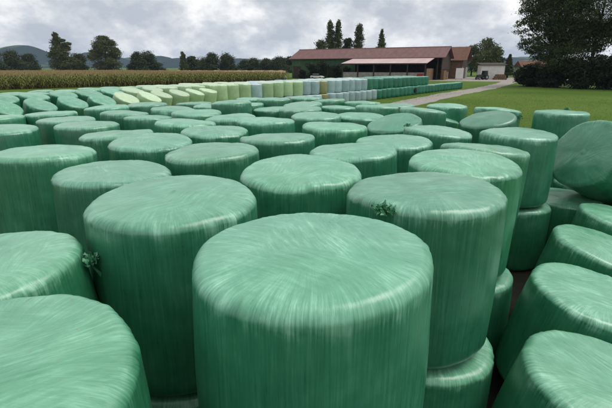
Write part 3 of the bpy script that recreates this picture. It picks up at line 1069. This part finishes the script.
# near block: x, y, height of the top
N = {
    'A1': (.03, 1.94, 2.59), 'A2': (.98, 3.23, 2.53), 'A3': (-1.01, 2.95, 2.55), 'A4': (-1.20, 1.16, 2.44), 'A5': (-1.95, 2.20, 2.35),
    'A6': (-3.50, 5.31, 2.43), 'A7': (-2.19, 4.48, 2.36), 'A8': (-.05, 4.14, 2.48), 'B1': (-1.29, 5.55, 2.40), 'B2': (-.48, 6.66, 2.40),
    'B3': (.69, 5.67, 2.38), 'B4': (.53, 7.91, 2.43), 'B5': (1.50, 6.74, 2.34), 'B7': (2.40, 7.72, 2.36),
    'B9': (3.73, 12.40, 2.10), 'B11': (4.52, 13.36, 2.33), 'B12': (3.11, 11.28, 2.40), 'B13': (2.08, 12.32, 2.39), 'B13b': (2.92, 13.62, 2.33),
    'B14': (5.39, 11.86, 2.36), 'B15': (6.45, 10.48, 2.42), 'C1': (3.69, 7.13, 2.40), 'C3': (2.55, 5.96, 2.36), 'C4': (1.81, 4.60, 2.46),
    'E1': (-6.07, 8.21, 2.32), 'E2': (-7.65, 10.18, 2.32), 'E3': (-6.76, 11.04, 2.33), 'E4': (-5.62, 9.70, 2.33), 'E5': (-4.59, 8.65, 2.35),
    'E6': (-3.35, 7.32, 2.36), 'E7': (-2.44, 6.46, 2.38), 'E8': (-5.94, 12.44, 2.37), 'E9': (-5.00, 11.41, 2.31), 'E10': (-4.02, 10.64, 2.27),
    'E11': (-2.56, 8.78, 2.38), 'E12': (-1.68, 7.66, 2.37), 'F1': (-5.12, 13.51, 2.36), 'F2': (-3.80, 11.91, 2.37), 'F3': (-2.80, 10.67, 2.40),
    'F4': (-1.79, 9.94, 2.36), 'F5': (-.87, 8.88, 2.41), 'F6': (-4.03, 15.11, 2.26), 'F7': (-3.20, 14.18, 2.24), 'F8': (-2.36, 13.26, 2.45),
    'F9': (-2.08, 14.69, 2.26), 'F10': (-2.14, 16.45, 2.32), 'F11': (-1.22, 15.59, 2.38), 'F12': (-1.09, 13.87, 2.18), 'F13': (-.07, 13.18, 2.40),
    'F14': (-.17, 11.93, 2.38), 'F15': (.80, 15.04, 2.37), 'F16': (1.93, 14.52, 2.34), 'F17': (1.09, 13.58, 2.26), 'F18': (.25, 10.26, 2.36),
    'F19': (1.42, 10.83, 2.29), 'F20': (0, 16.26, 2.38),
}
LAB = {
    'A1': 'largest green wrapped bale in the front centre of the picture',
    'A2': 'green wrapped bale with a film tuft on its rim, right of the front centre bale',
    'A3': 'green wrapped bale directly left behind the front centre bale',
    'A4': 'green wrapped bale cut by the lower left corner of the picture',
    'A5': 'green wrapped bale at the left edge with a knotted film tail on its shoulder',
    'A6': 'tall green wrapped bale cut by the left edge, behind the knotted one',
    'A7': 'flat-topped green wrapped bale behind the left front one, with a dark crease',
    'A8': 'green wrapped bale straight behind the front centre bale',
    'C1': 'tall upright green wrapped bale at the right brink of the near stack, bale beneath showing',
    'B15': 'green wrapped bale with a tuft on top, standing alone at far right before the lawn',
    'B11': 'upright green wrapped bale at the back of the near stack, open lawn behind it',
    'B14': 'green wrapped bale before the lawn, between the upright and the tufted lone bale',
}
ROWS = [
    ('the row ending in the front centre bale', ['A1', 'A3', 'A7', 'A6', 'E1', 'E2']),
    ('the row led by the tufted bale', ['A2', 'A8', 'B1', 'E7', 'E6', 'E5', 'E4', 'E3']),
    ('the row right behind the tufted bale', ['C4', 'B3', 'B2', 'E12', 'E11', 'E10', 'E9', 'E8']),
    ('the row two behind the tufted bale', ['C3', 'B5', 'B4', 'F5', 'F4', 'F3', 'F2', 'F1']),
    ('the row led by the tall right brink bale', ['C1', 'B7', 'B6', 'F19', 'F18', 'F14', 'F8', 'F7', 'F6']),
    ('the rearmost row of the near stack', ['B14', 'B11', 'B9', 'B12', 'B13b', 'B13', 'F16', 'F17', 'F15', 'F13', 'F12', 'F20', 'F11', 'F9', 'F10']),
]
for rn, ks in ROWS:
    for i, k in enumerate(ks):
        if k not in LAB:
            LAB[k] = 'green wrapped bale, %s from right in %s' % (ordinal(i), rn)
GN = 'green wrapped bales of the near stack'
TILT = {'A1': (.4, 80), 'A2': (.8, 120), 'A3': (.6, 60), 'A8': (.8, 270), 'C3': (5, 20), 'A4': (3, 250), 'A5': (4, 200), 'B9': (14, 0), 'B14': (5, 30), 'B7': (4, 0), 'B12': (3, 10), 'A7': (2, 90), 'B5': (3, 200)}
made = {}
for k, (x, y, zt) in N.items():
    d = math.hypot(x, y)
    lv = 'near' if d < 9.5 else 'mid'
    ti, td = TILT.get(k, (BR.uniform(0, 2.2), BR.uniform(0, 360)))
    zb = 1.16 + BR.uniform(-.02, .02)
    s = BR.uniform(.985, 1.01)
    if k in ('A1', 'A2', 'A3'):
        s = 1.0
    hz = (zt - zb) / 1.22
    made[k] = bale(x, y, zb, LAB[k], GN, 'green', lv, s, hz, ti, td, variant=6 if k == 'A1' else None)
    # the bale of the lower tier that carries it
    jx, jy = BR.uniform(-.03, .03), BR.uniform(-.03, .03)
    if k in ('A2', 'C4', 'C1'):
        jx, jy = .09, -.05
    made['L' + k] = bale(x + jx, y + jy, 0.0, {
        'A1': 'green wrapped bale of the lower tier under the front centre bale',
        'A2': 'green wrapped bale of the lower tier under the tufted bale',
        'A3': 'green wrapped bale of the lower tier under the bale left behind the front one',
        'C4': 'green wrapped bale of the lower tier under the one behind the tufted bale',
        'C1': 'green wrapped bale of the lower tier under the tall right brink bale',
    }.get(k, 'green wrapped bale hidden in the lower tier below the near stack'), 'lower tier of the near stack', 'green', lv if lv == 'near' and k in ('A1', 'A2', 'A3', 'A4', 'A5', 'C4', 'C1', 'C3') else 'mid', s * .985, (zb - .012) / 1.235, 0, 0)

# bales lying on their sides or toppled on the stack
made['B16'] = bale(0, 0, 0, 'green wrapped bale toppled on its side at the right, round end facing the viewer', GN, 'shaded_green', 'near', 1.0, 1.0, 66, 198, center=(5.36, 7.20, 1.80))
made['B10'] = bale(0, 0, 0, 'green wrapped bale leaning slightly forward behind the tall right brink bale', GN, 'shaded_green', 'mid', 1.0, 1.0, 14, 215, center=(4.42, 9.92, 1.72))
made['B6'] = bale(0, 0, 0, 'smooth green wrapped bale leaning slightly forward in the middle of the near stack', GN, 'shaded_green', 'mid', 1.0, 1.0, 16, 215, center=(2.14, 9.52, 1.70))
for x, y in ((5.5, 10.6), (3.2, 10.2)):
    bale(x, y, 0, 'green wrapped bale hidden in the lower tier below the near stack', 'lower tier of the near stack', 'green', 'mid', .98, .92)
# single tier along the right side, leaning outwards
RT = [('D1', 2.02, 2.42, 1.02, 10, 'bottom right corner, nearest of the low right row'), ('D2', 2.72, 3.66, 1.02, 11, 'second of the low right row, counted from the bottom corner'),
      ('D3', 3.62, 4.82, 1.02, 10, 'third of the low right row, counted from the bottom corner'), ('D4', 4.74, 5.92, 1.0, 8, 'fourth of the low right row, counted from the bottom corner'),
      ('D5', 5.98, 6.62, 1.0, 6, 'fifth of the low right row, below the toppled bale'), ('D6', 7.0, 7.62, 1.0, 5, 'sixth of the low right row, at the picture edge'),
      ('D7', 4.90, 7.36, .95, 0, 'low one in the dark gap beside the tall right brink bale'), ('D8', 5.95, 8.35, .95, 0, 'hidden low one carrying the toppled bale')]
for k, x, y, hz, ti, lab in RT:
    made[k] = bale(x, y, .0 if ti == 0 else math.sin(R(ti)) * .6, 'green wrapped bale, ' + lab, 'low row on the right of the near stack', 'green', 'near', 1.0 if ti else .97, hz, ti, -22)

# film tails
film_tail(made['A2'], (.57, 2.77, 2.47), 1, .105)
film_tail(made['A5'], (-1.42, 2.40, 2.25), 2, .085, [(0, 0, 0), (.06, .05, -.14), (.14, .10, -.34), (.20, .13, -.60)])
film_tail(made['B15'], (6.72, 10.75, 2.42), 3, .09)
film_tail(made['B16'], (5.72, 7.15, 2.30), 4, .13)
film_tail(made['B14'], (5.88, 11.5, 2.12), 5, .14)
film_tail(made['F5'], (-.80, 8.34, 2.30), 6, .08)
film_tail(made['B7'], (2.0, 8.1, 2.36), 7, .08)

# ------------------------------------------------------------------ the long far stack, two tiers high
E_ = np.array([.596, .803])
NN = np.array([.803, -.596])
P0 = np.array([7.7, 47.0])


def far_pos(s, off):
    bend = max(0.0, -20 - s) * .16
    c = P0 + E_ * s - NN * (off - bend)
    return float(c[0]), float(c[1])


def colour_front(s):
    for lim, c in ((-31.4, 'green'), (-18.4, 'light'), (-17.2, 'blue'), (-12.9, 'light'), (-9.9, 'blue'), (-8.7, 'olive'), (-1.2, 'blue')):
        if s < lim:
            return c
    return 'dark'


def colour_back(s, row):
    x = s + BR.uniform(-.8, .8)
    if x < -30.0 + row * .8:
        return 'green'
    if x < -19 + row:
        return 'light'
    if x < 0:
        return 'blue' if BR.random() < .8 else 'light'
    return 'dark' if BR.random() < .75 else 'green'


SP = 1.28
rn_names = ['front row', 'second row', 'third row', 'rear row']
# lower tier, front row
s = -36.4
i = 0
GL = 'lower front row of the long far stack'
runs = {}
while s < 32.2:
    c = 'olive' if -9.9 < s < -8.7 else ('green' if s < -28 else ('light' if s < -19 else ('blue' if s < 1.0 else 'dark')))
    x, y = far_pos(s, .62)
    runs[c] = runs.get(c, -1) + 1
    lab = '%s wrapped bale, %s of its colour from left, lower row, far stack' % (CNAME[c], ordinal(runs[c]))
    o = bale(x, y, 0, lab, GL, c, 'far', BR.uniform(.97, 1.01), BR.uniform(.88, .93) if s > -22.3 else .47, BR.uniform(0, 3), BR.uniform(0, 360))
    if 10.4 < s < 11.7:
        o['label'] = 'dark green wrapped bale with torn black hole in the lower far row'
        tear = MB()
        tm = []
        for k in range(14):
            a = 2 * math.pi * k / 14
            tm.append((.20 * math.cos(a) * BR.uniform(.7, 1.1), 0, .58 + .34 * math.sin(a) * BR.uniform(.75, 1.05)))
        tear.poly([(p[0], 0, p[2]) for p in tm], (0, .12, 0))
        to = tear.build('torn_patch', M_BLACK, o)
        to.matrix_parent_inverse = o.matrix_world.inverted()
        to.location = (x + .36 * 1.66, y - .36 * 1.2 - .10, 0)
        to.rotation_euler = (0, 0, R(38))
    s += SP * .955
# upper tier, four rows deep
for row in range(4):
    s = -36.2 + (.62 if row % 2 else 0)
    cnt = {}
    while s < (17.0 - row * .3):
        c = colour_front(s) if row == 0 else colour_back(s, row)
        cnt[c] = cnt.get(c, -1) + 1
        x, y = far_pos(s + BR.uniform(-.04, .04), 1.02 + row * 1.2)
        ti, td, dz = BR.uniform(0, 3.5), BR.uniform(0, 360), 0.0
        ctr = None
        if row == 0 and s < -27.6:
            x, y = x + .45, y - .33
            ti, td = BR.uniform(24, 30), -14 + BR.uniform(-6, 6)
        elif row == 0 and s < -22.3:
            ti, td = BR.uniform(13, 19), -14 + BR.uniform(-6, 6)
        elif row == 1 and s < -27:
            ti, td = BR.uniform(11, 15), -20 + BR.uniform(-8, 8)
        hz = BR.uniform(.94, 1.0)
        lab = '%s wrapped bale, %s of its colour from left, upper %s, far stack' % (CNAME[c], ordinal(cnt[c]), rn_names[row])
        if ti > 10:
            ctr = (x, y, (1.46 if row == 0 else 1.66))
            lab = lab.replace('wrapped bale', 'leaning wrapped bale')
        bale(x, y, 1.12, lab, 'upper %s of the long far stack' % rn_names[row], c, 'far' if s > -30 else 'mid', BR.uniform(.97, 1.01), hz, ti, td, center=ctr)
        s += SP * (1.02 if row == 0 else .98) * (1.1 if s < -27 else 1)
# what carries the back rows: never in view one by one
V, F_ = [], []
src = FARM[0]
sv = np.empty(len(src.vertices) * 3)
src.vertices.foreach_get('co', sv)
sv = sv.reshape(-1, 3)
faces = [tuple(p.vertices) for p in src.polygons]
for row in range(1, 4):
    s = -36 + (.62 if row % 2 else 0)
    while s < 17:
        x, y = far_pos(s, .95 + row * 1.2)
        bi = len(V)
        V += [(p[0] * .97 + x, p[1] * .97 + y, p[2] * .91) for p in sv]
        F_ += [tuple(bi + q for q in f) for f in faces]
        s += SP * .98
me = bpy.data.meshes.new('bale_mass')
me.from_pydata(V, [], F_)
for p in me.polygons:
    p.use_smooth = True
me.materials.append(FILM['dark'])
tag(obj('bale_mass', me), 'hidden lower tier of wrapped bales under the rear rows of the far stack', 'hay bale', kind='stuff')

# a few loose pale bales at the barn end of the field
for i, (x, y, lab) in enumerate(((-9.8, 118.5, 'pale blue wrapped bale alone at the field corner left of the barn'), (-7.6, 121.5, 'left pale blue wrapped bale of the pair beside the barn end'), (-6.1, 121.0, 'right pale blue wrapped bale of the pair beside the barn end'))):
    bale(x, y, 0, lab, 'loose bales by the barn end', 'blue', 'far', 1.05, 1.0)

# ------------------------------------------------------------------ haze
hm = bpy.data.materials.new('haze_air')
hm.use_nodes = True
ht = hm.node_tree
ht.nodes.clear()
pv = nd(ht, 'ShaderNodeVolumePrincipled')
pv.inputs['Color'].default_value = (.55, .74, 1.0, 1)
pv.inputs['Density'].default_value = .00010
pv.inputs['Anisotropy'].default_value = .1
om = nd(ht, 'ShaderNodeOutputMaterial')
ht.links.new(pv.outputs[0], om.inputs['Volume'])
hz_ = MB().box((0, 2150, 80), (9400, 5000, 162)).build('haze', hm)
tag(hz_, 'thin pale blue air haze over the whole valley', 'haze', kind='stuff')
